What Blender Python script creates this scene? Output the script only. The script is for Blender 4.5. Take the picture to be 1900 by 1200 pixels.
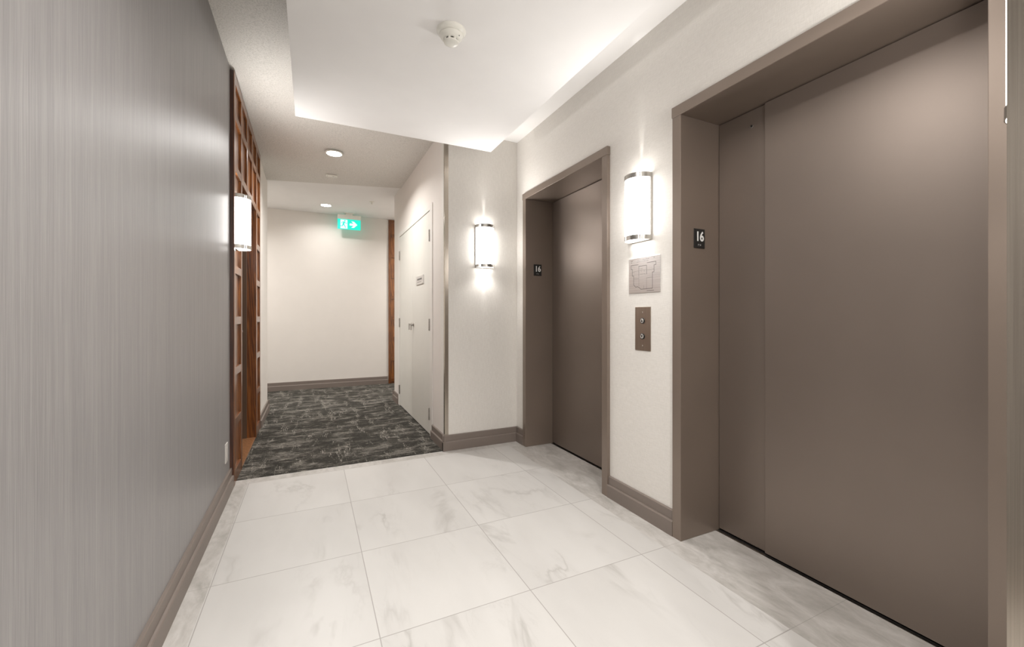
import bpy, bmesh, math, random
from mathutils import Vector, Matrix
random.seed(7)
for o in list(bpy.data.objects): bpy.data.objects.remove(o)
SC = bpy.context.scene; COL = SC.collection
PI = math.pi

# ------------------------------------------------------------------ camera
CAM_H = 1.135
cam = bpy.data.cameras.new('camera'); cam.sensor_width = 36; cam.sensor_fit = 'HORIZONTAL'
cam.lens = 36 * 776 / 1900; cam.clip_start = .05
cam.shift_y = -(600 - 586.5) / 1900
co = bpy.data.objects.new('camera', cam); COL.objects.link(co)
co.location = (0, 0, CAM_H); co.rotation_euler = (PI / 2, 0, -math.atan(373 / 776))
SC.camera = co
# ------------------------------------------------------------------ world, exposure
w = bpy.data.worlds.new('world'); SC.world = w; w.use_nodes = True
w.node_tree.nodes['Background'].inputs[0].default_value = (1, .95, .9, 1)
w.node_tree.nodes['Background'].inputs[1].default_value = .02
SC.view_settings.view_transform = 'Standard'; SC.view_settings.look = 'None'
SC.view_settings.gamma = 1; SC.view_settings.use_curve_mapping = False
SC.view_settings.exposure = 0.30
# light levels (watts / emission), all of them belong to lamps built below
SHADE = 7.5       # sconce shade emission
SPOT_UP = 15.0       # upward light of each sconce
SPOT_DOWN = 3.5   # sconce up and down light
SPOT_NARROW = 3.5
DOWN = 19.0        # recessed downlights
WARM = (1, .975, .95)

# ------------------------------------------------------------------ materials
def newmat(name):
    m = bpy.data.materials.new(name); m.use_nodes = True
    return m, m.node_tree, m.node_tree.nodes['Principled BSDF']
def N(t, typ, **k):
    n = t.nodes.new(typ)
    for a, v in k.items(): setattr(n, a, v)
    return n
def L(t, a, b): t.links.new(a, b)
def ramp(t, src, stops, interp='LINEAR'):
    r = N(t, 'ShaderNodeValToRGB'); r.color_ramp.interpolation = interp
    e = r.color_ramp.elements
    while len(e) < len(stops): e.new(.5)
    for i, (p, c) in enumerate(stops):
        e[i].position = p; e[i].color = c if len(c) == 4 else (*c, 1)
    L(t, src, r.inputs[0]); return r
def g(v): return (v, v, v, 1)
def mapping(t, scale=(1, 1, 1), rot=(0, 0, 0), loc=(0, 0, 0), src=None):
    if src is None: src = N(t, 'ShaderNodeTexCoord').outputs['Object']
    m = N(t, 'ShaderNodeMapping'); m.inputs['Scale'].default_value = scale
    m.inputs['Rotation'].default_value = rot; m.inputs['Location'].default_value = loc
    L(t, src, m.inputs[0]); return m.outputs[0]
def noise(t, vec, scale=5, detail=2, rough=.5, dist=0):
    n = N(t, 'ShaderNodeTexNoise'); n.inputs['Scale'].default_value = scale
    n.inputs['Detail'].default_value = detail; n.inputs['Roughness'].default_value = rough
    n.inputs['Distortion'].default_value = dist
    L(t, vec, n.inputs['Vector']); return n.outputs['Fac']
def mth(t, op, a, b=None, clamp=False):
    n = N(t, 'ShaderNodeMath', operation=op, use_clamp=clamp)
    for i, x in enumerate((a, b)):
        if x is None: continue
        if isinstance(x, (int, float)): n.inputs[i].default_value = x
        else: L(t, x, n.inputs[i])
    return n.outputs[0]
def mixc(t, fac, a, b, mode='MIX'):
    n = N(t, 'ShaderNodeMix', data_type='RGBA', blend_type=mode)
    for sock, x in ((n.inputs['Factor'], fac), (n.inputs[6], a), (n.inputs[7], b)):
        if isinstance(x, (int, float)): sock.default_value = x
        elif isinstance(x, tuple): sock.default_value = x if len(x) == 4 else (*x, 1)
        else: L(t, x, sock)
    return n.outputs[2]
def bump(t, b, h, strength=.2, dist=.002):
    n = N(t, 'ShaderNodeBump'); n.inputs['Strength'].default_value = strength
    n.inputs['Distance'].default_value = dist
    L(t, h, n.inputs['Height']); L(t, n.outputs[0], b.inputs['Normal'])
def plain(name, col, rough=.5, metal=0, spec=.5, emit=None, es=0, var=.04, sc=6):
    m, t, b = newmat(name)
    b.inputs['Roughness'].default_value = rough; b.inputs['Metallic'].default_value = metal
    b.inputs['Specular IOR Level'].default_value = spec
    n = noise(t, mapping(t), sc, 2)
    c = ramp(t, n, [(.3, tuple(x * (1 - var) for x in col)), (.7, tuple(min(1, x * (1 + var)) for x in col))])
    L(t, c.outputs[0], b.inputs['Base Color'])
    if emit:
        b.inputs['Emission Color'].default_value = (*emit, 1); b.inputs['Emission Strength'].default_value = es
    return m
M = {}
# grey streaked wallpaper
m, t, b = newmat('grey_wallpaper'); M['paper'] = m
v1 = noise(t, mapping(t, (1, 420, 4)), 1, 3, .65); v2 = noise(t, mapping(t, (1, 1300, 12)), 1, 2, .6)
v3 = noise(t, mapping(t, (1, 60, .8)), 1, 2, .5)
s = mth(t, 'ADD', mth(t, 'MULTIPLY', v1, .45), mth(t, 'ADD', mth(t, 'MULTIPLY', v2, .35), mth(t, 'MULTIPLY', v3, .2)))
c = ramp(t, s, [(.36, (.226, .217, .216)), (.5, (.279, .268, .264)), (.64, (.345, .330, .323))])
L(t, c.outputs[0], b.inputs['Base Color']); b.inputs['Roughness'].default_value = .42
b.inputs['Specular IOR Level'].default_value = .45
bump(t, b, s, .35, .001)
# off white woven vinyl wall
m, t, b = newmat('white_vinyl'); M['vinyl'] = m
a1 = noise(t, mapping(t, (420, 420, 30)), 1, 2, .6); a2 = noise(t, mapping(t, (35, 35, 420)), 1, 2, .6)
s = mth(t, 'ADD', mth(t, 'MULTIPLY', a1, .5), mth(t, 'MULTIPLY', a2, .5))
c = ramp(t, s, [(.35, (.68, .65, .605)), (.65, (.78, .75, .705))])
L(t, c.outputs[0], b.inputs['Base Color']); b.inputs['Roughness'].default_value = .55
b.inputs['Specular IOR Level'].default_value = .35
bump(t, b, s, .25, .0008)
M['wall_smooth'] = plain('white_wall_paint', (.74, .70, .655), .7, spec=.25, var=.01)
M['ceil_smooth'] = plain('white_ceiling_paint', (.88, .865, .848), .8, spec=.2, var=.01)
M['ceil_corridor'] = plain('corridor_ceiling_paint', (.79, .765, .725), .85, spec=.2, var=.01)
# stippled ceiling
m, t, b = newmat('stipple_ceiling'); M['stipple'] = m
n1 = noise(t, mapping(t), 130, 3, .6); n2 = noise(t, mapping(t), 320, 2, .6)
s = mth(t, 'ADD', mth(t, 'MULTIPLY', n1, .6), mth(t, 'MULTIPLY', n2, .4))
c = ramp(t, s, [(.38, (.56, .54, .50)), (.5, (.72, .695, .65)), (.62, (.78, .75, .71))])
L(t, c.outputs[0], b.inputs['Base Color']); b.inputs['Roughness'].default_value = .9
bump(t, b, s, .6, .006)
# marble tile field; tiles 0.6 m, joints at x = 0.22 + 0.6i, y = 0.33 + 0.6j
def grid(t, x0, y0, pitch, width):
    tc = N(t, 'ShaderNodeTexCoord'); sp = N(t, 'ShaderNodeSeparateXYZ'); L(t, tc.outputs['Object'], sp.inputs[0])
    def ax(o, off):
        f = mth(t, 'FRACT', mth(t, 'ADD', mth(t, 'DIVIDE', mth(t, 'SUBTRACT', o, off), pitch), 100.5))
        return mth(t, 'LESS_THAN', mth(t, 'ABSOLUTE', mth(t, 'SUBTRACT', f, .5)), width / pitch)
    ix = mth(t, 'FLOOR', mth(t, 'DIVIDE', mth(t, 'SUBTRACT', sp.outputs[0], x0), pitch))
    iy = mth(t, 'FLOOR', mth(t, 'DIVIDE', mth(t, 'SUBTRACT', sp.outputs[1], y0), pitch))
    return tc.outputs['Object'], ax(sp.outputs[0], x0), ax(sp.outputs[1], y0), ix, iy
m, t, b = newmat('white_marble_tile'); M['marble'] = m
obj_, gx, gy, ix, iy = grid(t, .22, .33, .6, .0018)
cm = N(t, 'ShaderNodeCombineXYZ')
L(t, mth(t, 'MULTIPLY', ix, 3.7), cm.inputs[0]); L(t, mth(t, 'MULTIPLY', iy, 5.3), cm.inputs[1])
L(t, mth(t, 'ADD', mth(t, 'MULTIPLY', ix, 1.9), mth(t, 'MULTIPLY', iy, 2.3)), cm.inputs[2])
va = N(t, 'ShaderNodeVectorMath', operation='ADD'); L(t, obj_, va.inputs[0]); L(t, cm.outputs[0], va.inputs[1])
vv = mapping(t, (2.6, 1.0, 1), (0, 0, math.radians(-32)), src=va.outputs[0])
n1 = noise(t, vv, .85, 5, .58, .55)
vein = ramp(t, mth(t, 'ABSOLUTE', mth(t, 'SUBTRACT', n1, .5)), [(0, g(1)), (.010, g(.6)), (.032, g(0))])
mask = ramp(t, noise(t, vv, 1.9, 2), [(.47, g(0)), (.66, g(1))])
n2 = noise(t, mapping(t, (3.2, 1.1, 1), (0, 0, math.radians(-28)), (3, 1, 0), src=va.outputs[0]), 2.2, 5, .6, .7)
vein2 = ramp(t, mth(t, 'ABSOLUTE', mth(t, 'SUBTRACT', n2, .52)), [(0, g(.5)), (.02, g(.15)), (.06, g(0))])
cloud = ramp(t, noise(t, vv, 1.3, 3), [(.35, (.535, .519, .496)), (.65, (.585, .569, .545))])
vf = mth(t, 'ADD', mth(t, 'MULTIPLY', mth(t, 'MULTIPLY', vein.outputs[0], mask.outputs[0]), .72), mth(t, 'MULTIPLY', mth(t, 'MULTIPLY', vein2.outputs[0], mask.outputs[0]), .4), clamp=True)
c1 = mixc(t, vf, cloud.outputs[0], (.405, .388, .365, 1))
gr = mth(t, 'MAXIMUM', gx, gy)
c2 = mixc(t, mth(t, 'MULTIPLY', gr, .85), c1, (.30, .28, .26, 1))
L(t, c2, b.inputs['Base Color']); b.inputs['Roughness'].default_value = .38
b.inputs['Specular IOR Level'].default_value = .35
# grey travertine border tile
m, t, b = newmat('grey_border_tile'); M['border'] = m
obj_, gx, gy, ix, iy = grid(t, .22, .33, .6, .0012)
n1 = noise(t, mapping(t, (6, 2.2, 1), (0, 0, .35)), 1.6, 7, .62, 1.2)
n2 = noise(t, mapping(t, (9, 4, 1), (0, 0, .5)), 5, 4, .6)
s = mth(t, 'ADD', mth(t, 'MULTIPLY', n1, .75), mth(t, 'MULTIPLY', n2, .25))
c = ramp(t, s, [(.33, (.34, .322, .295)), (.5, (.46, .438, .410)), (.66, (.57, .547, .52))])
c2 = mixc(t, mth(t, 'MULTIPLY', gy, .6), c.outputs[0], (.28, .26, .24, 1))
L(t, c2, b.inputs['Base Color']); b.inputs['Roughness'].default_value = .4
# carpet
m, t, b = newmat('charcoal_carpet'); M['carpet'] = m
st = noise(t, mapping(t, (8, 175, 1), (0, 0, .02)), 1, 5, .8)
st2 = noise(t, mapping(t, (120, 14, 1)), 1, 5, .8)
pt = noise(t, mapping(t, (3.2, 7.5, 1)), 1, 4, .7); pv = noise(t, mapping(t, (12, 2.0, 1), loc=(4, 2, 0)), 1, 3, .65)
fine = noise(t, mapping(t), 330, 1, .5)
mv = ramp(t, pv, [(.50, g(0)), (.60, g(1))]); mh = ramp(t, pt, [(.44, g(0)), (.60, g(1))])
hs = mth(t, 'ADD', st, mth(t, 'MULTIPLY', mh.outputs[0], .10))
vs_ = mth(t, 'ADD', st2, mth(t, 'MULTIPLY', mv.outputs[0], .12))
s = mth(t, 'MAXIMUM', hs, mth(t, 'SUBTRACT', vs_, .045))
s = mth(t, 'ADD', s, mth(t, 'MULTIPLY', mth(t, 'SUBTRACT', fine, .5), .22))
c = ramp(t, s, [(.545, (.034, .032, .027)), (.595, (.065, .061, .052)), (.645, (.27, .25, .22)), (.73, (.44, .405, .36))])
L(t, c.outputs[0], b.inputs['Base Color']); b.inputs['Roughness'].default_value = .95
b.inputs['Specular IOR Level'].default_value = .1
bump(t, b, fine, .5, .004)
# taupe painted metal and baseboard
def taupe(name, col, rough, metal=.25, spec=.5):
    m, t, b = newmat(name)
    n = noise(t, mapping(t, (3, 3, 3)), 1, 2); f = noise(t, mapping(t), 900, 1)
    c = ramp(t, n, [(.3, tuple(x * .97 for x in col)), (.7, tuple(x * 1.03 for x in col))])
    L(t, c.outputs[0], b.inputs['Base Color']); b.inputs['Roughness'].default_value = rough
    b.inputs['Metallic'].default_value = metal; b.inputs['Specular IOR Level'].default_value = spec
    bump(t, b, f, .08, .0004)
    return m
M['frame'] = taupe('taupe_frame_paint', (.225, .178, .145), .36, .35, .6)
M['door'] = taupe('taupe_door_paint', (.235, .190, .160), .42, .65, 1.0)
M['base'] = taupe('taupe_baseboard_paint', (.195, .160, .138), .45, 0)
M['base_left'] = M['base']
M['dark'] = plain('black_gap', (.012, .010, .009), .6)
M['black'] = plain('black_plate', (.012, .012, .012), .35)
M['white'] = plain('white_marking', (.85, .85, .83), .5)
M['plastic'] = plain('white_plastic', (.80, .785, .72), .35, var=.01)
M['outlet'] = plain('grey_outlet_plastic', (.62, .59, .56), .35, var=.01)
M['closet'] = plain('white_closet_paint', (.70, .69, .635), .42, spec=.4, var=.01)
M['closet_frame'] = plain('white_frame_paint', (.74, .715, .67), .45, spec=.4, var=.01)
# brushed metals
def brushed(name, col, rough, axis=(2, 2, 300)):
    m, t, b = newmat(name)
    n = noise(t, mapping(t, axis), 1, 2, .6)
    c = ramp(t, n, [(.35, tuple(x * .88 for x in col)), (.65, tuple(min(1, x * 1.08) for x in col))])
    L(t, c.outputs[0], b.inputs['Base Color']); b.inputs['Metallic'].default_value = 1
    b.inputs['Roughness'].default_value = rough
    return m
M['steel'] = brushed('brushed_steel', (.47, .42, .36), .22, (300, 300, 2))
M['nickel'] = brushed('satin_nickel', (.50, .48, .45), .3)
M['plaque'] = brushed('satin_plaque_steel', (.78, .77, .76), .38)
M['bronze'] = brushed('bronze_call_plate', (.45, .39, .33), .36, (2, 300, 2))
M['chrome'] = plain('polished_chrome', (.62, .60, .57), .4, .5)
# wood
def wood(name, c0, c1, c2, sc=1.0):
    m, t, b = newmat(name)
    n0 = noise(t, mapping(t, (14 * sc, 14 * sc, 1.1)), 1, 4, .6, 1.4)
    wv = N(t, 'ShaderNodeTexWave', wave_type='BANDS', bands_direction='DIAGONAL')
    wv.inputs['Scale'].default_value = 1.2; wv.inputs['Distortion'].default_value = 9
    wv.inputs['Detail'].default_value = 3; wv.inputs['Detail Scale'].default_value = 1.5
    L(t, mapping(t, (22 * sc, 22 * sc, 1.3)), wv.inputs['Vector'])
    f = noise(t, mapping(t, (300, 300, 12)), 1, 2, .7)
    s = mth(t, 'ADD', mth(t, 'MULTIPLY', n0, .5), mth(t, 'ADD', mth(t, 'MULTIPLY', wv.outputs['Fac'], .25), mth(t, 'MULTIPLY', f, .25)))
    c = ramp(t, s, [(.3, c0), (.5, c1), (.7, c2)])
    L(t, c.outputs[0], b.inputs['Base Color']); b.inputs['Roughness'].default_value = .3
    b.inputs['Specular IOR Level'].default_value = .6; b.inputs['Coat Weight'].default_value = .5; b.inputs['Coat Roughness'].default_value = .22
    bump(t, b, s, .12, .001)
    return m
M['wood'] = wood('stained_wood', (.065, .018, .004), (.16, .050, .009), (.26, .092, .018))
M['wood_panel'] = wood('stained_wood_panel', (.09, .028, .006), (.21, .070, .014), (.33, .125, .028), .7)
M['wood_dark'] = wood('dark_stained_wood', (.030, .009, .004), (.055, .016, .007), (.085, .026, .010))
M['sill_wood'] = wood('sill_wood', (.16, .07, .025), (.24, .11, .045), (.32, .155, .07), .6)
M['brown_metal'] = plain('brown_metal_frame', (.115, .075, .050), .4, .2)
# emitters
def emitter(name, col, s, base=(.8, .8, .78)):
    m, t, b = newmat(name)
    b.inputs['Base Color'].default_value = (*base, 1)
    b.inputs['Emission Color'].default_value = (*col, 1); b.inputs['Emission Strength'].default_value = s
    return m
M['shade'] = emitter('frosted_lamp_shade', (1, .975, .95), SHADE)
M['lens'] = emitter('downlight_lens', (1, .975, .95), 30)
M['exit_green'] = emitter('exit_green_light', (0.0, .74, .56), .95, (.01, .16, .10))
M['exit_white'] = emitter('exit_white_light', (.72, 1, .93), .85, (.3, .4, .38))

# ------------------------------------------------------------------ mesh helpers
def bx(bm, x0, x1, y0, y1, z0, z1, bev=0):
    vs = [bm.verts.new((x, y, z)) for x in (x0, x1) for y in (y0, y1) for z in (z0, z1)]
    q = [(0, 1, 3, 2), (4, 6, 7, 5), (0, 4, 5, 1), (2, 3, 7, 6), (0, 2, 6, 4), (1, 5, 7, 3)]
    fs = [bm.faces.new([vs[i] for i in f]) for f in q]
    if bev:
        es = list({e for f in fs for e in f.edges})
        bmesh.ops.bevel(bm, geom=es, offset=bev, segments=2, affect='EDGES', profile=.5)
def box(x0, x1, y0, y1, z0, z1, bev=0):
    bm = bmesh.new(); bx(bm, x0, x1, y0, y1, z0, z1, bev); return bm
def prism(bm, pts, z0, z1, axis='z'):
    """extrude a closed outline; axis z: pts (x,y); axis x: pts (y,z); axis y: pts (x,z)"""
    def P(a, b, c):
        return {'z': (a, b, c), 'x': (c, a, b), 'y': (a, c, b)}[axis]
    lo = [bm.verts.new(P(a, b, z0)) for a, b in pts]; hi = [bm.verts.new(P(a, b, z1)) for a, b in pts]
    n = len(pts)
    for i in range(n): bm.faces.new((lo[i], lo[(i + 1) % n], hi[(i + 1) % n], hi[i]))
    bm.faces.new(lo[::-1]); bm.faces.new(hi)
def lathe(bm, prof, n=40, c=(0, 0, 0), axis='z', a0=0, a1=2 * PI):
    full = abs(a1 - a0 - 2 * PI) < 1e-6
    rings = []
    for r, h in prof:
        ring = []
        for k in range(n if full else n + 1):
            a = a0 + (a1 - a0) * k / n
            p = (r * math.cos(a), r * math.sin(a), h)
            if axis == 'x': p = (p[2], p[0], p[1])
            if axis == 'y': p = (p[0], p[2], p[1])
            ring.append(bm.verts.new((p[0] + c[0], p[1] + c[1], p[2] + c[2])))
        rings.append(ring)
    m_ = len(rings[0])
    for i in range(len(rings) - 1):
        for k in range(m_ if full else m_ - 1):
            k2 = (k + 1) % m_
            bm.faces.new((rings[i][k], rings[i][k2], rings[i + 1][k2], rings[i + 1][k]))
    for ring, h in ((rings[0], 0), (rings[-1], 1)):
        if full:
            try: bm.faces.new(ring if h else ring[::-1])
            except ValueError: pass
def link(name, bm, mat, parent=None, smooth=False, kind=None, label=None):
    bmesh.ops.recalc_face_normals(bm, faces=bm.faces)
    me = bpy.data.meshes.new(name); bm.to_mesh(me); bm.free()
    for mm in (mat if isinstance(mat, (list, tuple)) else [mat]): me.materials.append(mm)
    if smooth:
        for p in me.polygons: p.use_smooth = True
        me.set_sharp_from_angle(angle=math.radians(35))
    o = bpy.data.objects.new(name, me); COL.objects.link(o)
    if parent: o.parent = parent
    if kind: o['kind'] = kind
    if label: o['label'] = label
    return o
def struct(name, bm, mat, label=None): return link(name, bm, mat, kind='structure', label=label)
def thing(name, label, cat, loc=(0, 0, 0), rotz=0, group=None, kind=None):
    o = bpy.data.objects.new(name, None); COL.objects.link(o); o.empty_display_size = .05
    o.location = loc; o.rotation_euler = (0, 0, rotz)
    o['label'] = label; o['category'] = cat
    if group: o['group'] = group
    if kind: o['kind'] = kind
    return o
def tag(o, label, cat, group=None, kind=None):
    o['label'] = label; o['category'] = cat
    if group: o['group'] = group
    if kind: o['kind'] = kind
    return o
def text_mesh(name, s, size, mat, parent, loc, rot, ext=.0004, offset=0, sx=1):
    cu = bpy.data.curves.new(name, 'FONT'); cu.body = s; cu.size = size; cu.extrude = ext
    cu.offset = offset; cu.align_x = 'CENTER'; cu.align_y = 'CENTER'; cu.resolution_u = 4
    tmp = bpy.data.objects.new(name + '_tmp', cu); COL.objects.link(tmp)
    dg = bpy.context.evaluated_depsgraph_get(); dg.update()
    me = bpy.data.meshes.new_from_object(tmp.evaluated_get(dg))
    bpy.data.objects.remove(tmp)
    me.materials.clear(); me.materials.append(mat)
    o = bpy.data.objects.new(name, me); COL.objects.link(o); o.parent = parent
    o.location = loc; o.rotation_euler = rot; o.scale = (sx, 1, 1)
    return o

# ------------------------------------------------------------------ key dimensions (metres, camera foot at origin)
XL = -.485      # grey wall face
XR = 1.70       # elevator wall face
XD = 1.945      # elevator door plane
Y0, Y1 = .262, 3.43     # lobby's near and far return walls
XC = 1.02       # closet wall face
YB = 7.25       # wall at the end
YA = 5.80       # where the corridor meets the cross corridor
ZC = 2.72; ZF = 2.762
BACK = -3.6

# ------------------------------------------------------------------ floor
WX0, WX1, WY1 = -.385, 1.567, 3.335
YT = 3.425      # tile / carpet line
struct('floor', box(WX0, WX1, 2 * 1.843 - WY1, WY1, -.05, 0), M['marble'], 'white marble tiles with grey veins')
bm = bmesh.new()
yn = 2 * 1.843 - WY1
bx(bm, XL - .02, WX0, yn - .09, YT, -.05, 0); bx(bm, WX0, WX1, WY1, YT, -.05, 0); bx(bm, WX0, WX1, yn - .09, yn, -.05, 0)
bx(bm, WX1, XD - .012, yn - .09, YT, -.05, 0)
struct('floor_border', bm, M['border'], 'grey stone tile border around the white tiles')
bm = bmesh.new()
bx(bm, -.462, 1.1, YT, YA, -.05, .004); bx(bm, -2.6, 2.9, YA, YB + .02, -.05, .004)
bx(bm, XL - .02, 1.1, BACK, yn - .09, -.05, .004)
tag(struct('floor_carpet', bm, M['carpet']), 'charcoal carpet with pale woven streaks in the corridor', 'carpet', kind='structure')

# ------------------------------------------------------------------ walls
ZT = 2.95
struct('wall_left', box(XL - .12, XL, BACK, 3.315, -.02, ZT), M['paper'], 'grey streaked wallpaper wall')
bm = bmesh.new()
WXL = -.472
bx(bm, WXL - .12, WXL, 4.905, YA, -.02, ZT); bx(bm, -2.6, WXL - .12, YA - .12, YA, -.02, ZT)
struct('wall_left_corridor', bm, M['wall_smooth'])
# elevator wall with two openings
E1 = (.470, 1.530); E2 = (2.165, 3.220); ZO = 2.152
bm = bmesh.new()
ys = [Y0 - .05, E1[0] - .02, E1[1] + .02, E2[0] - .02, E2[1] + .02, Y1 + .05]
for a, c in ((ys[0], ys[1]), (ys[2], ys[3]), (ys[4], ys[5])): bx(bm, XR, XR + .5, a, c, -.02, ZT)
for a, c in ((ys[1], ys[2]), (ys[3], ys[4])): bx(bm, XR, XR + .5, a, c, ZO + .02, ZT)
struct('wall_right', bm, M['vinyl'], 'off-white woven vinyl wall around the elevators')
# return walls and closet corridor wall
CD = (3.86, 5.44, 2.175)   # closet frame opening
bm = bmesh.new(); bx(bm, XC, XR + .05, Y1, Y1 + .12, -.02, ZT)
struct('wall_right_return', bm, M['vinyl'], 'narrow off-white wall beyond the elevators')
bm = bmesh.new()
bx(bm, XC, XC + .12, Y1 + .12, CD[0], -.02, ZT); bx(bm, XC, XC + .12, CD[1], YA, -.02, ZT)
bx(bm, XC, XC + .12, CD[0], CD[1], CD[2], ZT); bx(bm, XC + .12, 2.9, YA - .12, YA, -.02, ZT)
struct('wall_right_corridor', bm, M['wall_smooth'])
bm = bmesh.new(); bx(bm, XC, XR + .05, Y0 - .12, Y0, -.02, ZT); bx(bm, XC, XC + .12, BACK, Y0 - .12, -.02, ZT)
struct('wall_right_near', bm, M['vinyl'])
struct('wall_front', box(XL - .1, XC + .1, BACK - .12, BACK, -.02, ZT), M['wall_smooth'])
struct('wall_back', box(-2.6, 2.9, YB, YB + .12, -.02, ZT), M['wall_smooth'], 'plain off-white wall at the corridor end')
bm = bmesh.new(); bx(bm, -2.72, -2.6, YA - .12, YB + .12, -.02, ZT); bx(bm, 2.9, 3.02, YA - .12, YB + .12, -.02, ZT)
struct('wall_side', bm, M['wall_smooth'])

# ------------------------------------------------------------------ ceilings
def slab(bm, pts, top):
    lo = [bm.verts.new(p) for p in pts]; hi = [bm.verts.new((p[0], p[1], top)) for p in pts]
    n = len(pts)
    for i in range(n): bm.faces.new((lo[i], lo[(i + 1) % n], hi[(i + 1) % n], hi[i]))
    bm.faces.new(lo[::-1]); bm.faces.new(hi)
bm = bmesh.new()
slab(bm, [(-.62, BACK, 2.80), (.6, BACK, 2.76), (.6, Y1, 2.755), (-.62, Y1, 2.79)], ZT)
struct('ceiling', bm, M['stipple'], 'stippled grey-white ceiling beside the dropped panel')
bm = bmesh.new()
slab(bm, [(.6, BACK, 2.76), (1.75, BACK, 2.72), (1.75, Y1 + .01, 2.718), (.6, Y1 + .01, 2.755)], ZT)
struct('ceiling_right', bm, M['ceil_smooth'])
bm = bmesh.new()
slab(bm, [(-.62, Y1, 2.79), (.6, Y1, 2.755), (1.15, Y1, 2.737), (1.15, 5.30, 2.738), (-.62, 5.72, 2.738)], ZT)
struct('ceiling_corridor', bm, M['stipple'])
bm = bmesh.new()
slab(bm, [(-.62, 5.72, ZF), (1.15, 5.30, ZF), (1.15, YA - .1, ZF), (2.95, YA - .1, ZF), (2.95, YB + .05, ZF), (-2.65, YB + .05, ZF), (-2.65, YA - .1, ZF), (-.62, YA - .1, ZF)], ZT)
struct('ceiling_back', bm, M['ceil_smooth'])
# dropped panel
bm = box(-.095, 1.33, .52, 3.17, 2.482, 2.60)
pnl = struct('ceiling_panel', bm, M['ceil_smooth'], 'smooth white dropped ceiling panel in the middle of the lobby')
tag(pnl, 'smooth white dropped ceiling panel over the lobby', 'ceiling panel', kind='structure')

# ------------------------------------------------------------------ baseboards (two-step profile)
def base_run(bm, p0, p1, nrm):
    """p0,p1 floor points on the wall face; nrm outward unit normal"""
    p0 = Vector(p0); p1 = Vector(p1); n = Vector(nrm)
    prof = [(0, 0), (.024, 0), (.024, .074), (.021, .079), (.013, .080), (.013, .126), (.010, .130), (0, .130)]
    A = [bm.verts.new((*(p0 + n * d), z)) for d, z in prof]; B = [bm.verts.new((*(p1 + n * d), z)) for d, z in prof]
    k = len(prof)
    for i in range(k): bm.faces.new((A[i], A[(i + 1) % k], B[(i + 1) % k], B[i]))
    bm.faces.new(A[::-1]); bm.faces.new(B)
def baseboard(name, runs, label=None):
    bm = bmesh.new()
    for r in runs: base_run(bm, *r)
    return struct(name, bm, M['base'], label)
baseboard('baseboard_left', [((XL, BACK), (XL, 3.31), (1, 0))], 'taupe stepped baseboard under the grey wallpaper')
baseboard('baseboard_left_corridor', [((WXL, 4.905), (WXL, YA), (1, 0)), ((WXL + .024, YA), (-2.6, YA), (0, 1))])
baseboard('baseboard_right', [((XR, E1[1] + .055), (XR, E2[0] - .055), (-1, 0)), ((XR, E2[1] + .055), (XR, Y1), (-1, 0)), ((XR, Y0), (XR, E1[0] - .055), (-1, 0))])
baseboard('baseboard_right_return', [((XR, Y1), (XC - .024, Y1), (0, -1)), ((XC, Y1 - .024), (XC, CD[0] - .045), (-1, 0))])
baseboard('baseboard_right_corridor', [((XC, CD[1] + .045), (XC, YA + .0), (-1, 0)), ((XC - .024, YA), (2.9, YA), (0, 1))])
baseboard('baseboard_back', [((-2.6, YB), (1.165, YB), (0, -1))])
baseboard('baseboard_right_near', [((XC - .024, Y0), (XR, Y0), (0, 1)), ((XC, BACK), (XC, Y0), (-1, 0))])

# ------------------------------------------------------------------ elevator doors
def elevator(name, y0, y1, seam, label, hole=None, post=False):
    r = thing(name, label, 'elevator door', (XD, (y0 + y1) / 2, 0), kind='structure')
    ox, oy = XD, (y0 + y1) / 2
    def loc(x0, x1, a, c, z0, z1, bev=0): return box(x0 - ox, x1 - ox, a - oy, c - oy, z0, z1, bev)
    FW = .055; XF = 1.678
    link('side_jamb', loc(XF, XD + .06, y1, y1 + FW, 0, ZO, .002), M['frame'], r)
    link('side_jamb', loc(XF, XD + .06, y0 - FW, y0, 0, ZO, .002), M['frame'], r)
    link('header', loc(XF - .003, XD + .06, y0 - FW - .003, y1 + FW + .003, ZO, ZO + .054, .003), M['frame'], r)
    # two sliding panels
    link('door_panel', loc(XD, XD + .03, y0, seam, .010, ZO - .004, .0015), M['door'], r)
    p = link('door_panel', loc(XD + (.012 if not post else .004), XD + .05, seam + .0015, y1 - .002, .010, ZO - .004, .0015), M['door'], r)
    bm = bmesh.new(); bx(bm, XD - .012 - ox, XD + .07 - ox, y0 - oy, y1 - oy, -.03, .001)
    s = link('sill', bm, M['nickel'], r)
    bm = bmesh.new(); bx(bm, XD + .004 - ox, XD + .022 - ox, y0 - oy, y1 - oy, .001, .0018)
    link('sill_groove', bm, M['dark'], s)
    bm = bmesh.new(); bx(bm, XD + .052 - ox, XD + .07 - ox, y0 - .02 - oy, y1 + .02 - oy, -.02, ZO + .01)
    link('shaft_backing', bm, M['dark'], r)
    if hole:
        bm = bmesh.new(); lathe(bm, [(.0085, 0), (.0085, .001), (.0055, .0016)], 24, (0, 0, 0), 'x')
        for v in bm.verts: v.co.x *= -1
        h = link('keyhole', bm, M['nickel'], r, True); h.location = (XD + .012 - ox, hole[0] - oy, hole[1])
        bm = bmesh.new(); lathe(bm, [(.0052, 0), (.0052, .0025)], 20, (0, 0, 0), 'x')
        for v in bm.verts: v.co.x *= -1
        k = link('hole', bm, M['dark'], h); 
    return r
elevator('door_1', E1[0], E1[1], 1.272, 'large taupe elevator door nearest the camera on the right', hole=(1.345, 2.07))
elevator('door_2', E2[0], E2[1], 3.155, 'taupe elevator door further away, beside the narrow return wall', post=True)
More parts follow.
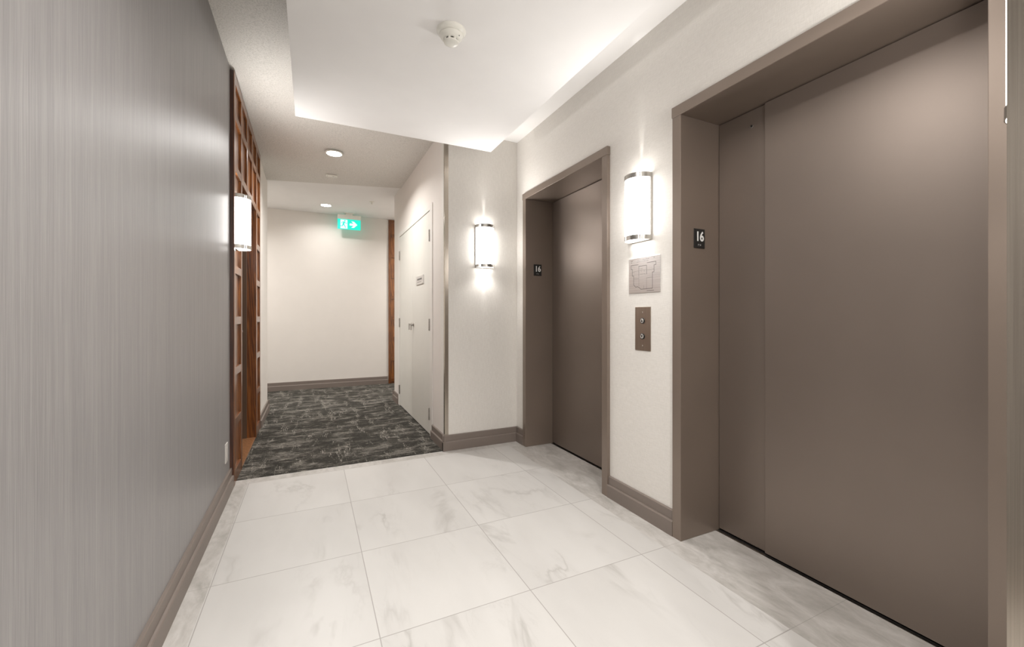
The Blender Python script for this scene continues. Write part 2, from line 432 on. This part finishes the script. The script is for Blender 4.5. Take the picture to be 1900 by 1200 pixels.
# floor-number plates on the jambs
def number_plate(name, x, y, z, label):
    r = thing(name, label, 'sign', (x, y, z), group='black floor number plates')
    link('plate', box(-.039, .039, -.004, 0, -.05, .05, .002), M['black'], r)
    text_mesh('number', '16', .068, M['white'], r, (.001, -.0046, .008), (PI / 2, 0, 0), .0006, .0016, .88)
    bm = bmesh.new()
    for dx, dz in ((-.010, 0), (-.010, .005), (-.005, .005), (.003, 0), (.003, .005), (.008, .005), (.008, 0)):
        bmesh.ops.create_icosphere(bm, subdivisions=1, radius=.0014, matrix=Matrix.Translation((dx, -.0042, -.036 + dz)))
    link('braille_dots', bm, M['white'], r)
number_plate('number_plate', 1.808, E1[1], 1.536, 'black 16 plate on the far jamb of the nearer elevator')
number_plate('number_plate', 1.797, E2[1], 1.540, 'black 16 plate on the far jamb of the farther elevator')

# ------------------------------------------------------------------ wall sconces
def sconce_master(label, loc, rotz, group='half-round glowing wall sconces'):
    """local frame: x along the wall, -y out of the wall, z up; origin at the middle of the wall face"""
    r = thing('wall_sconce', label, 'wall lamp', loc, rotz, group)
    W, D, H = .080, .096, .185
    def P(a, s=1.0): return (math.cos(a) * W * s, -.014 - math.sin(a) ** .9 * (D - .014) * s)
    link('backplate', box(-W - .003, W + .003, -.014, 0, -H, H, .001), M['nickel'], r)
    n = 36
    bm = bmesh.new()
    pts = [P(PI * k / n) for k in range(n + 1)]
    lo = [bm.verts.new((*p, -H + .006)) for p in pts]; hi = [bm.verts.new((*p, H - .006)) for p in pts]
    for k in range(n): bm.faces.new((lo[k], lo[k + 1], hi[k + 1], hi[k]))
    link('shade', bm, M['shade'], r, True)
    # bottom and top diffusers, set inside the bands
    for s_ in (-1, 1):
        bm = bmesh.new()
        bm.faces.new([bm.verts.new((p[0] * .97, p[1] * .97, s_ * (H - .010))) for p in pts])
        link('diffuser', bm, M['shade'], r)
    for s_ in (-1, 1):
        bm = bmesh.new()
        zz0, zz1 = (H - .026, H) if s_ > 0 else (-H, -H + .026)
        for a0, a1 in ((0, 36), (38, 44), (46.5, 134), (136.5, 142), (144, 180)):
            st = max(2, int((a1 - a0) / 5))
            A = [math.radians(a0 + (a1 - a0) * k / st) for k in range(st + 1)]
            o_ = [P(a, 1.035) for a in A]; i_ = [P(a, 1.008) for a in A]
            prism(bm, o_ + i_[::-1], zz0, zz1)
        # thin hoops joining the band segments
        link('metal_band', bm, M['nickel'], r, True)
    return r
def lamp(name, typ, energy, parent, loc, rot, **k):
    ld = bpy.data.lights.new(name, typ); ld.energy = energy; ld.color = k.pop('color', WARM)
    for a, v in k.items(): setattr(ld, a, v)
    o = bpy.data.objects.new(name, ld); COL.objects.link(o); o.parent = parent
    o.location = loc; o.rotation_euler = rot; o['kind'] = 'helper'
    return o
def sconce_lights(r, k=1.0):
    H = .185
    for s_ in (1, -1):
        rx = PI if s_ > 0 else 0
        lamp('sconce_spot', 'SPOT', SPOT_UP * k if s_ > 0 else SPOT_DOWN, r, (0, -.062, s_ * (H + .004)), (rx + s_ * math.radians(50 if s_ > 0 else 16), 0, 0), spot_size=math.radians(140), spot_blend=.75, shadow_soft_size=.03)
        lamp('sconce_beam', 'SPOT', SPOT_NARROW, r, (0, -.022, s_ * (H + .004)), (rx - s_ * math.radians(4.5), 0, 0), spot_size=math.radians(15), spot_blend=.9, shadow_soft_size=.006)
Zs = 1.745
SC_L = [
    ('glowing half-round sconce between the two elevators above the floor plan', (XR, 1.829, Zs), -PI / 2),
    ('glowing half-round sconce on the narrow wall left of the farther elevator', (1.372, Y1, Zs), 0),
    ('glowing half-round sconce at the right edge, mostly behind the steel corner', (1.386, Y0, Zs), PI),
    ('glowing half-round sconce on the dark wood panelling at the left', (-.4745, 3.43, 1.782), PI / 2),
    ('added unseen half-round sconce on the grey wall beside the camera', (XL, .24, Zs), PI / 2),  # out of view, added for brightness as mirror of the left sconce
    ('added unseen half-round sconce on the grey wall behind the camera', (XL, -1.7, Zs), PI / 2),  # unseen lamp, added to brighten the lobby from behind
    ('added unseen half-round sconce on the white wall behind the camera', (XC, -1.7, Zs), -PI / 2),  # its unseen partner, added for overall brightness
]
first = sconce_master(*SC_L[0])
scs = [first]
for lb, lc, rz in SC_L[1:]:
    r = first.copy(); COL.objects.link(r); r.location = lc; r.rotation_euler = (0, 0, rz); r['label'] = lb
    for ch in first.children:
        c_ = ch.copy(); COL.objects.link(c_); c_.parent = r
    scs.append(r)
for r, k in zip(scs, (.6, .9, 1.0, 1.4, 1.3, 1.2, 1.2)): sconce_lights(r, k)

# ------------------------------------------------------------------ floor plan plaque
r = thing('floor_plan_plaque', 'square steel floor plan plaque under the sconce between the elevators', 'sign', (XR, 1.808, 1.369))
link('plate', box(-.004, 0, -.123, .123, -.101, .101, .0008), M['plaque'], r)
def strokes(name, lines, wd, mat, parent, x=-.0044):
    bm = bmesh.new()
    for ln in lines:
        for (a, b_), (c, d) in zip(ln, ln[1:]):
            # drawing coords: u to the right (towards -y), v up
            p = Vector((-a, b_)); q = Vector((-c, d)); dr = (q - p)
            if dr.length < 1e-6: continue
            nn = Vector((-dr.y, dr.x)).normalized() * wd / 2
            e = dr.normalized() * wd / 2
            pts = [p - e + nn, p - e - nn, q + e - nn, q + e + nn]
            bm.faces.new([bm.verts.new((x, s[0], s[1])) for s in pts])
    return link(name, bm, mat, parent)
M['ink'] = plain('engraved_ink', (.045, .042, .04), .6)
M['ink_grey'] = plain('grey_ink', (.22, .21, .20), .6)
outer = [(-.100, .062), (-.042, .066), (-.042, .062)]
plan = [[(-.104, .040), (-.104, .062), (-.045, .062)], [(-.104, .040), (-.094, .040), (-.094, .000), (-.082, .000), (-.082, -.052), (-.066, -.066), (-.052, -.064), (-.040, -.068), (-.024, -.080), (.066, -.080), (.066, .010), (.078, .010), (.078, .048), (.092, .048), (.092, .066), (.025, .066)],
        [(-.040, -.002), (-.040, .052), (.022, .052), (.022, .002)]]
strokes('plan_outline', plan, .0022, M['ink'], r)
inner = [[(-.082, -.018), (-.040, -.018)], [(.022, -.018), (.066, -.018)], [(.022, -.018), (.022, -.080)], [(-.04, -.018), (-.04, 0)], [(-.094, .022), (-.06, .026), (-.04, .026)],
         [(.022, .026), (.078, .026)], [(-.030, .036), (-.010, .036)], [(-.030, .006), (.010, .006), (.010, .0)], [(-.034, .028), (.018, .028)], [(-.02, .018), (-.02, .028)], [(.004, .018), (.004, .028)], [(0, -.06), (0, -.08)], [(-.04, -.02), (-.04, -.06)]]
strokes('room_lines', inner, .0012, M['ink_grey'], r)
hd = []
for row, (u0, u1, v) in enumerate(((-.050, .034, .088), (-.056, .040, .078))):
    u = u0
    while u < u1:
        l_ = random.uniform(.003, .006); hd.append([(u, v), (u + l_, v)]); u += l_ + random.choice((.0022, .0022, .005))
hd += [[(-.106, .090), (-.088, .090)], [(-.106, .085), (-.092, .085)], [(-.104, .077), (-.096, .077)], [(.076, .090), (.082, .090)]]
for k in range(9): hd.append([(.024 + k * .006, -.091), (.028 + k * .006, -.091)])
strokes('heading_marks', hd, .0026, M['ink_grey'], r)['kind'] = 'stuff'

# ------------------------------------------------------------------ call button plate
r = thing('call_button_plate', 'bronze elevator call plate with two round buttons below the floor plan', 'elevator button', (XR, 1.818, 1.064))
link('plate', box(-.004, 0, -.061, .061, -.124, .124, .001), M['bronze'], r)
for zc, up in ((.045, True), (-.043, False)):
    bm = bmesh.new(); lathe(bm, [(.0165, 0), (.0165, .004), (.0135, .0055), (.0125, .0045)], 32, (0, 0, 0), 'x')
    for v in bm.verts: v.co.x *= -1
    ring = link('button_ring', bm, M['black'], r, True); ring.location = (-.004, 0, zc)
    bm = bmesh.new(); lathe(bm, [(.0123, 0), (.0123, .0055), (.0115, .0062)], 32, (0, 0, 0), 'x')
    for v in bm.verts: v.co.x *= -1
    link('button_face', bm, M['chrome'], ring, True)
    s_ = 1 if up else -1
    bm = bmesh.new(); bm.faces.new([bm.verts.new((-.0066, a, b_ * s_)) for a, b_ in ((.0072, -.006), (-.0072, -.006), (0, .0085))])
    link('button_arrow', bm, M['black'], ring)
for zc, s_ in ((.094, -1), (-.094, 1)):
    bm = bmesh.new(); bm.faces.new([bm.verts.new((-.0044, a, zc + b_ * s_)) for a, b_ in ((.0035, -.003), (-.0035, -.003), (0, .005))])
    bx(bm, -.0044, -.0042, -.0007, .0007, zc - .006, zc + .002)
    link('arrow_mark', bm, M['white'], r)

# ------------------------------------------------------------------ steel corner guards
def guard(y, sgn, label):
    r = thing('corner_guard', label, 'corner guard', (XC, y, .131), group='steel corner guards')
    t_ = .002; w_ = .030; top = 2.715 - .131
    bm = bmesh.new()
    pts = [(-t_, -t_ * sgn), (w_, -t_ * sgn), (w_, 0), (0, 0), (0, w_ * sgn), (-t_, w_ * sgn)]
    prism(bm, pts, 0, top)
    o = link('guard_strip', bm, M['steel'], r)
    return r
guard(Y1, 1, 'tall thin steel strip on the corner beside the white closet doors')
guard(Y0, -1, 'brushed steel corner strip at the far right edge of the photo')

# ------------------------------------------------------------------ closet double door
r = thing('door_3', 'white double closet door in the corridor with small sign and six hinges', 'closet door', (XC, (CD[0] + CD[1]) / 2, 0), kind='structure')
oy = (CD[0] + CD[1]) / 2
def lb(x0, x1, a, c, z0, z1, bev=0): return box(x0 - XC, x1 - XC, a - oy, c - oy, z0, z1, bev)
bm = bmesh.new()
bx(bm, -.008, .10, CD[0] - .045 - oy, CD[0] + .045 - oy, .004, CD[2] - .035, .002)
bx(bm, -.008, .10, CD[1] - .045 - oy, CD[1] + .045 - oy, .004, CD[2] - .035, .002)
bx(bm, -.008, .10, CD[0] - .045 - oy, CD[1] + .045 - oy, CD[2] - .035, CD[2] + .018, .002)
link('door_frame', bm, M['closet_frame'], r)
link('reveal_gap', lb(XC + .012, XC + .09, CD[0] + .04, CD[1] - .04, .005, CD[2] - .03), M['dark'], r)
a0, a1, mid = CD[0] + .048, CD[1] - .048, 4.648
l1 = link('door_leaf', lb(XC - .004, XC + .035, a0, mid - .0015, .016, CD[2] - .041, .0012), M['closet'], r)
l2 = link('door_leaf', lb(XC - .004, XC + .035, mid + .0015, a1, .016, CD[2] - .041, .0012), M['closet'], r)
for yy in (a0 - .001, a1 + .001):
    for zz in (1.90, 1.055, .21):
        bm = bmesh.new()
        for k in range(5):
            lathe(bm, [(.0068, -.056 + k * .0225), (.0068, -.056 + k * .0225 + .0212)], 14, (-.011, yy - oy, zz))
        bx(bm, -.0085, -.003, yy - .014 - oy, yy + .014 - oy, zz - .056, zz + .056)
        link('hinge', bm, M['nickel'], r, True)
for yy in (mid - .045, mid + .045):
    bm = bmesh.new(); lathe(bm, [(.020, 0), (.020, .006), (.012, .010), (.009, .030)], 24, (0, 0, 0), 'x')
    for v in bm.verts: v.co.x *= -1
    k_ = link('turn_handle', bm, M['nickel'], r, True); k_.location = (-.004, yy - oy, 1.045)
    link('lever', box(-.036, -.026, -.007, .007, -.062, .012, .003), M['nickel'], k_)
# small sign on the closet door leaf
s = thing('door_sign', 'small grey metal sign on the near white closet door leaf', 'sign', (XC - .004, 4.30, 1.508))
link('plate', box(-.008, 0, -.155, .155, -.043, .043, .001), M['plaque'], s)
bm = bmesh.new(); u = -.10
for k in range(10): bx(bm, -.0092, -.008, .095 - k * .020 - .012, .095 - k * .020, .000, .018)
link('raised_letters', bm, M['ink_grey'], s)
bm = bmesh.new()
for k in range(14): bx(bm, -.0088, -.008, .085 - k * .012 - .003, .085 - k * .012, -.022, -.016)
link('braille_dots', bm, M['ink_grey'], s)

# ------------------------------------------------------------------ wood lattice surround and suite door
def lattice(parent, k0, k1, row0, row1, ys, zs, xf, depth, zb, zt, sw=.046):
    pass
WF = -.460       # wood face
SW = .046; PITCH = .310; YW = 3.312
stile = [YW + PITCH * k for k in range(6)]
rails = [.092 + .347 * k for k in range(8)]     # rail top edges
RH = .054
ZWT = 2.772
r = thing('wood_surround', 'dark-stained wooden grid panelling around the suite entrance at the left', 'wall panelling', (WF, 4.1, 0))
oy2 = 4.1
def wb(bm, x0, x1, a, c, z0, z1, bev=.0015): bx(bm, x0 - WF, x1 - WF, a - oy2, c - oy2, z0, z1, bev)
zdoor = rails[6] - RH     # underside of the rail over the doorway
for k in range(6):
    bm = bmesh.new()
    z0 = .004 if k in (0, 1, 4, 5) else zdoor
    wb(bm, WF - .05, WF, stile[k], stile[k] + SW, z0 if k else 0, ZWT)
    link('stile', bm, M['wood'], r)
for j, zt in enumerate(rails):
    if j >= 6: spans = [(stile[0] + SW, stile[5])]
    else: spans = [(stile[0] + SW, stile[1]), (stile[4] + SW, stile[5])]
    for a, c in spans:
        bm = bmesh.new(); wb(bm, WF - .048, WF - .0012, a, c, zt - (RH if j else .088), zt)
        link('rail', bm, M['wood'], r)
bm = bmesh.new(); wb(bm, WF - .048, WF - .0005, stile[0] + SW, stile[5], 2.705, ZWT); link('rail', bm, M['wood'], r)
bm = bmesh.new(); wb(bm, WF - .06, WF - .016, stile[0] + .02, stile[1] + .03, .004, ZWT - .01, 0); link('panel', bm, M['wood_panel'], r)
bm = bmesh.new(); wb(bm, WF - .06, WF - .016, stile[4] + .02, stile[5] + .03, .004, ZWT - .01, 0); link('panel', bm, M['wood_panel'], r)
bm = bmesh.new(); wb(bm, WF - .06, WF - .016, stile[1] + .03, stile[4] + .02, zdoor + .004, ZWT - .01, 0); link('panel', bm, M['wood_panel'], r)
# dark edge board against the grey wall
bm = bmesh.new(); wb(bm, WF - .05, WF - .004, stile[0] - .004, stile[0] + .001, .0, ZWT, 0); link('edge_board', bm, M['wood_dark'], r)
# jamb linings of the doorway
DY0, DY1 = stile[1] + SW, stile[4]
for a, c in ((DY0 - .012, DY0 + .002), (DY1 - .002, DY1 + .012)):
    bm = bmesh.new(); wb(bm, WF - .075, WF - .003, a, c, .004, zdoor, 0); link('jamb', bm, M['wood'], r)
bm = bmesh.new(); wb(bm, WF - .075, WF - .003, DY0, DY1, zdoor - .002, zdoor + .004, 0); link('jamb', bm, M['wood'], r)
struct('wall_left_entry', box(WF - .16, WF - .055, stile[0] + .003, DY0 - .012, 0, ZT), M['wall_smooth'])
bm = bmesh.new(); bx(bm, WF - .16, WF - .06, DY1 + .012, 4.91, 0, ZT); bx(bm, WF - .16, WF - .06, DY0 - .012, DY1 + .012, zdoor + .05, ZT)
struct('wall_left_lintel', bm, M['wall_smooth'])
d = thing('door_4', 'brown recessed suite door inside the wooden grid panelling', 'door', (WF, 4.1, 0), kind='structure')
bm = bmesh.new()
wb(bm, WF - .20, WF - .075, DY0 - .03, DY0 + .012, .004, zdoor, .002); wb(bm, WF - .20, WF - .075, DY1 - .012, DY1 + .03, .004, zdoor, .002)
wb(bm, WF - .20, WF - .075, DY0, DY1, zdoor - .03, zdoor + .03, .002)
link('door_frame', bm, M['brown_metal'], d)
bm = bmesh.new(); wb(bm, WF - .19, WF - .145, DY0 + .012, DY1 - .012, .012, zdoor - .03, .002); lf = link('door_leaf', bm, M['wood_panel'], d)
bm = bmesh.new(); lathe(bm, [(.026, 0), (.026, .008), (.010, .012), (.010, .045)], 24, (WF - .145 - WF, DY1 - .09 - oy2, 1.0), 'x')
bx(bm, -.145 + .038, -.145 + .050, DY1 - .20 - oy2, DY1 - .08 - oy2, .99, 1.01, .004)
link('handle', bm, M['nickel'], lf, True)
bm = bmesh.new(); bx(bm, WF - .20, WF - .004, DY0, DY1, -.03, .008, .002)
th = struct('trim_1', bm, M['sill_wood'], 'brown wooden threshold of the suite entrance')

# second wood surround on the end wall, mostly hidden
r = thing('wood_surround', 'narrow strip of brown wooden panelling at the right end of the back wall', 'wall panelling', (1.175, YB, 0))
bm = bmesh.new(); bx(bm, 0, .045, -.022, 0, .004, 2.755, .0015); link('stile', bm, M['wood'], r)
bm = bmesh.new(); bx(bm, .345, .39, -.022, 0, .004, 2.755, .0015); link('stile', bm, M['wood'], r)
bm = bmesh.new(); bx(bm, .045, .345, -.008, 0, .004, 2.75); link('panel', bm, M['wood_panel'], r)
for zt in rails + [2.755]:
    bm = bmesh.new(); bx(bm, .045, .345, -.020, 0, max(.004, zt - RH), zt, .0015); link('rail', bm, M['wood'], r)

# ------------------------------------------------------------------ ceiling fittings
def ceiling_z(y): return 2.738 if y < 5.4 else ZF
def downlight(x, y, z, label, power=1.0):
    r = thing('downlight', label, 'ceiling light', (x, y, z), group='round recessed downlights')
    bm = bmesh.new(); lathe(bm, [(.066, -.004), (.072, -.007), (.079, -.005), (.082, .002)], 40)
    link('trim_ring', bm, M['plastic'], r, True)
    bm = bmesh.new(); lathe(bm, [(.0665, -.0062), (.0665, -.001)], 40)
    link('lens', bm, M['lens'], r)
    lamp('downlight_lamp', 'AREA', DOWN * power, r, (0, 0, -.012), (0, 0, 0), shape='DISK', size=.10, spread=math.radians(150))
def zcor(x, y):  # near corridor ceiling height
    return 2.79 + (2.71 - 2.79) * (x + .62) / 1.77 + (y - Y1) * (-.052 + .080 * (x + .62) / 1.77) / 2.1
downlight(.207, 4.49, zcor(.207, 4.49), 'bright round downlight in the nearer part of the corridor ceiling', 1.25)
downlight(.198, 6.70, ZF, 'round downlight in the far corridor ceiling beside the exit sign', .28)
downlight(-1.5, 6.55, ZF, 'added round downlight far left in the cross corridor, hidden by the wall', 1.3)  # added out of view to even the light on the end wall
downlight(2.1, 6.55, ZF, 'added round downlight far right in the cross corridor, hidden by the wall', 1.3)  # also added out of view, evens the end wall from the right
downlight(.25, -.75, 2.772, 'added unseen downlight just behind the camera', 2.0)  # added behind the view to lift the lobby brightness
downlight(.62, 1.10, 2.482, 'added unseen downlight in the dropped panel above the camera', .8)  # added unseen, placed to give the nearer elevator door its highlight
downlight(.25, -2.6, 2.772, 'added unseen downlight well behind the camera', 2.0)  # unseen, added as extra light from the corridor behind
# small rectangular ceiling plate
r = thing('ceiling_plate', 'tiny white rectangular plate with two screws behind the nearer downlight', 'ceiling plate', (.212, 5.20, zcor(.212, 5.2)))
link('plate', box(-.060, .060, -.034, .034, -.008, 0.003, .002), M['plastic'], r)
for sx in (-.045, .045):
    bm = bmesh.new(); lathe(bm, [(.0045, -.0098), (.0045, -.0075)], 14, (sx, 0, 0)); link('screw', bm, M['ink_grey'], r)
bm = bmesh.new(); bx(bm, .010, .034, -.006, .004, -.0088, -.0078); link('marking', bm, M['ink_grey'], r)
# sprinkler
r = thing('sprinkler', 'small white sprinkler on the far ceiling right of the exit sign', 'sprinkler', (.78, 6.22, ZF))
bm = bmesh.new(); lathe(bm, [(.036, .002), (.036, -.003), (.024, -.008), (.012, -.010)], 28); link('escutcheon', bm, M['plastic'], r, True)
bm = bmesh.new(); lathe(bm, [(.008, -.009), (.007, -.028), (.004, -.036)], 14); link('head', bm, M['plastic'], r, True)
bm = bmesh.new(); lathe(bm, [(.015, -.036), (.015, -.038)], 20); link('deflector', bm, M['plastic'], r, True)
# smoke detector under the dropped panel
r = thing('smoke_detector', 'round white smoke detector on the dropped ceiling panel', 'smoke detector', (.597, 1.905, 2.482))
r.scale = (.88, .88, .92)
bm = bmesh.new(); lathe(bm, [(.078, .001), (.078, -.004), (.074, -.012), (.064, -.020), (.060, -.022)], 56); link('base_plate', bm, M['plastic'], r, True)
bm = bmesh.new(); lathe(bm, [(.060, -.021), (.062, -.026), (.057, -.036), (.048, -.044), (.040, -.048)], 56); bd = link('body', bm, M['plastic'], r, True)
bm = bmesh.new(); lathe(bm, [(.034, -.047), (.034, -.058)], 40); link('sensor_gap', bm, M['dark'], bd)
bm = bmesh.new()
for k in range(8):
    a = 2 * PI * k / 8 + .25
    c_, s_ = math.cos(a), math.sin(a)
    prism(bm, [(c_ * .034 - s_ * .007, s_ * .034 + c_ * .007), (c_ * .034 + s_ * .007, s_ * .034 - c_ * .007), (c_ * .040 + s_ * .006, s_ * .040 - c_ * .006), (c_ * .040 - s_ * .006, s_ * .040 + c_ * .006)], -.058, -.046)
lathe(bm, [(.040, -.057), (.039, -.062), (.032, -.066), (.018, -.068)], 48)
link('cap', bm, M['plastic'], bd, True)
bm = bmesh.new(); bmesh.ops.create_icosphere(bm, subdivisions=2, radius=.003, matrix=Matrix.Translation((.030, -.046, -.042))); link('indicator', bm, M['ink_grey'], bd)

# ------------------------------------------------------------------ exit sign
r = thing('exit_sign', 'green lit running man exit sign hanging in front of the back wall', 'exit sign', (.545, 7.085, ZF))
EX = .174
link('canopy', box(-.075, .075, -.045, .045, -.012, .001, .003), M['plastic'], r)
link('housing', box(-EX, EX, -.018, .018, -.098, -.030, .002), M['plastic'], r)
link('hanger', box(-.05, .05, -.012, .012, -.032, -.010), M['plastic'], r)
pn = link('sign_panel', box(-EX + .004, EX - .004, -.010, .010, -.255, -.098, .001), M['exit_green'], r)
yf = -.0106
def flat(name, polys, mat, parent, y=yf):
    bm = bmesh.new()
    for p in polys: bm.faces.new([bm.verts.new((a, y, b_)) for a, b_ in p])
    return link(name, bm, mat, parent)
# doorway, with the figure as green shapes on it
flat('doorway', [[(-.128, -.246), (-.026, -.246), (-.026, -.108), (-.128, -.108)]], M['exit_white'], pn)
def limb(p, q, w0, w1):
    p = Vector(p); q = Vector(q); n_ = (q - p); n_ = Vector((-n_.y, n_.x)).normalized()
    return [tuple(p + n_ * w0), tuple(q + n_ * w1), tuple(q - n_ * w1), tuple(p - n_ * w0)]
head = [(-.064 + .0105 * math.cos(a * PI / 8), -.126 + .0105 * math.sin(a * PI / 8)) for a in range(16)]
man = [head, limb((-.072, -.140), (-.088, -.180), .012, .011), limb((-.070, -.145), (-.044, -.166), .005, .004), limb((-.044, -.166), (-.030, -.158), .004, .004),
       limb((-.076, -.143), (-.104, -.148), .005, .004), limb((-.104, -.148), (-.112, -.166), .004, .004),
       limb((-.084, -.178), (-.064, -.204), .008, .006), limb((-.064, -.204), (-.054, -.236), .006, .005),
       limb((-.090, -.178), (-.098, -.208), .008, .006), limb((-.098, -.208), (-.130, -.210), .006, .005)]
flat('running_figure', man, M['exit_green'], pn, yf - .0006)
flat('arrow', [limb((.006, -.176), (.080, -.176), .017, .017), [(.030, -.226), (.070, -.226), (.122, -.176), (.070, -.126), (.030, -.126), (.078, -.176)]], M['exit_white'], pn)

# ------------------------------------------------------------------ wall outlet on the grey wall
r = thing('wall_outlet', 'pale rectangular wall outlet low on the grey wall near the wood panelling', 'outlet', (XL, 3.165, .272))
link('cover_plate', box(0, .006, -.037, .037, -.060, .060, .002), M['outlet'], r)
link('receptacle', box(.006, .0085, -.017, .017, -.034, .034, .001), M['outlet'], r)
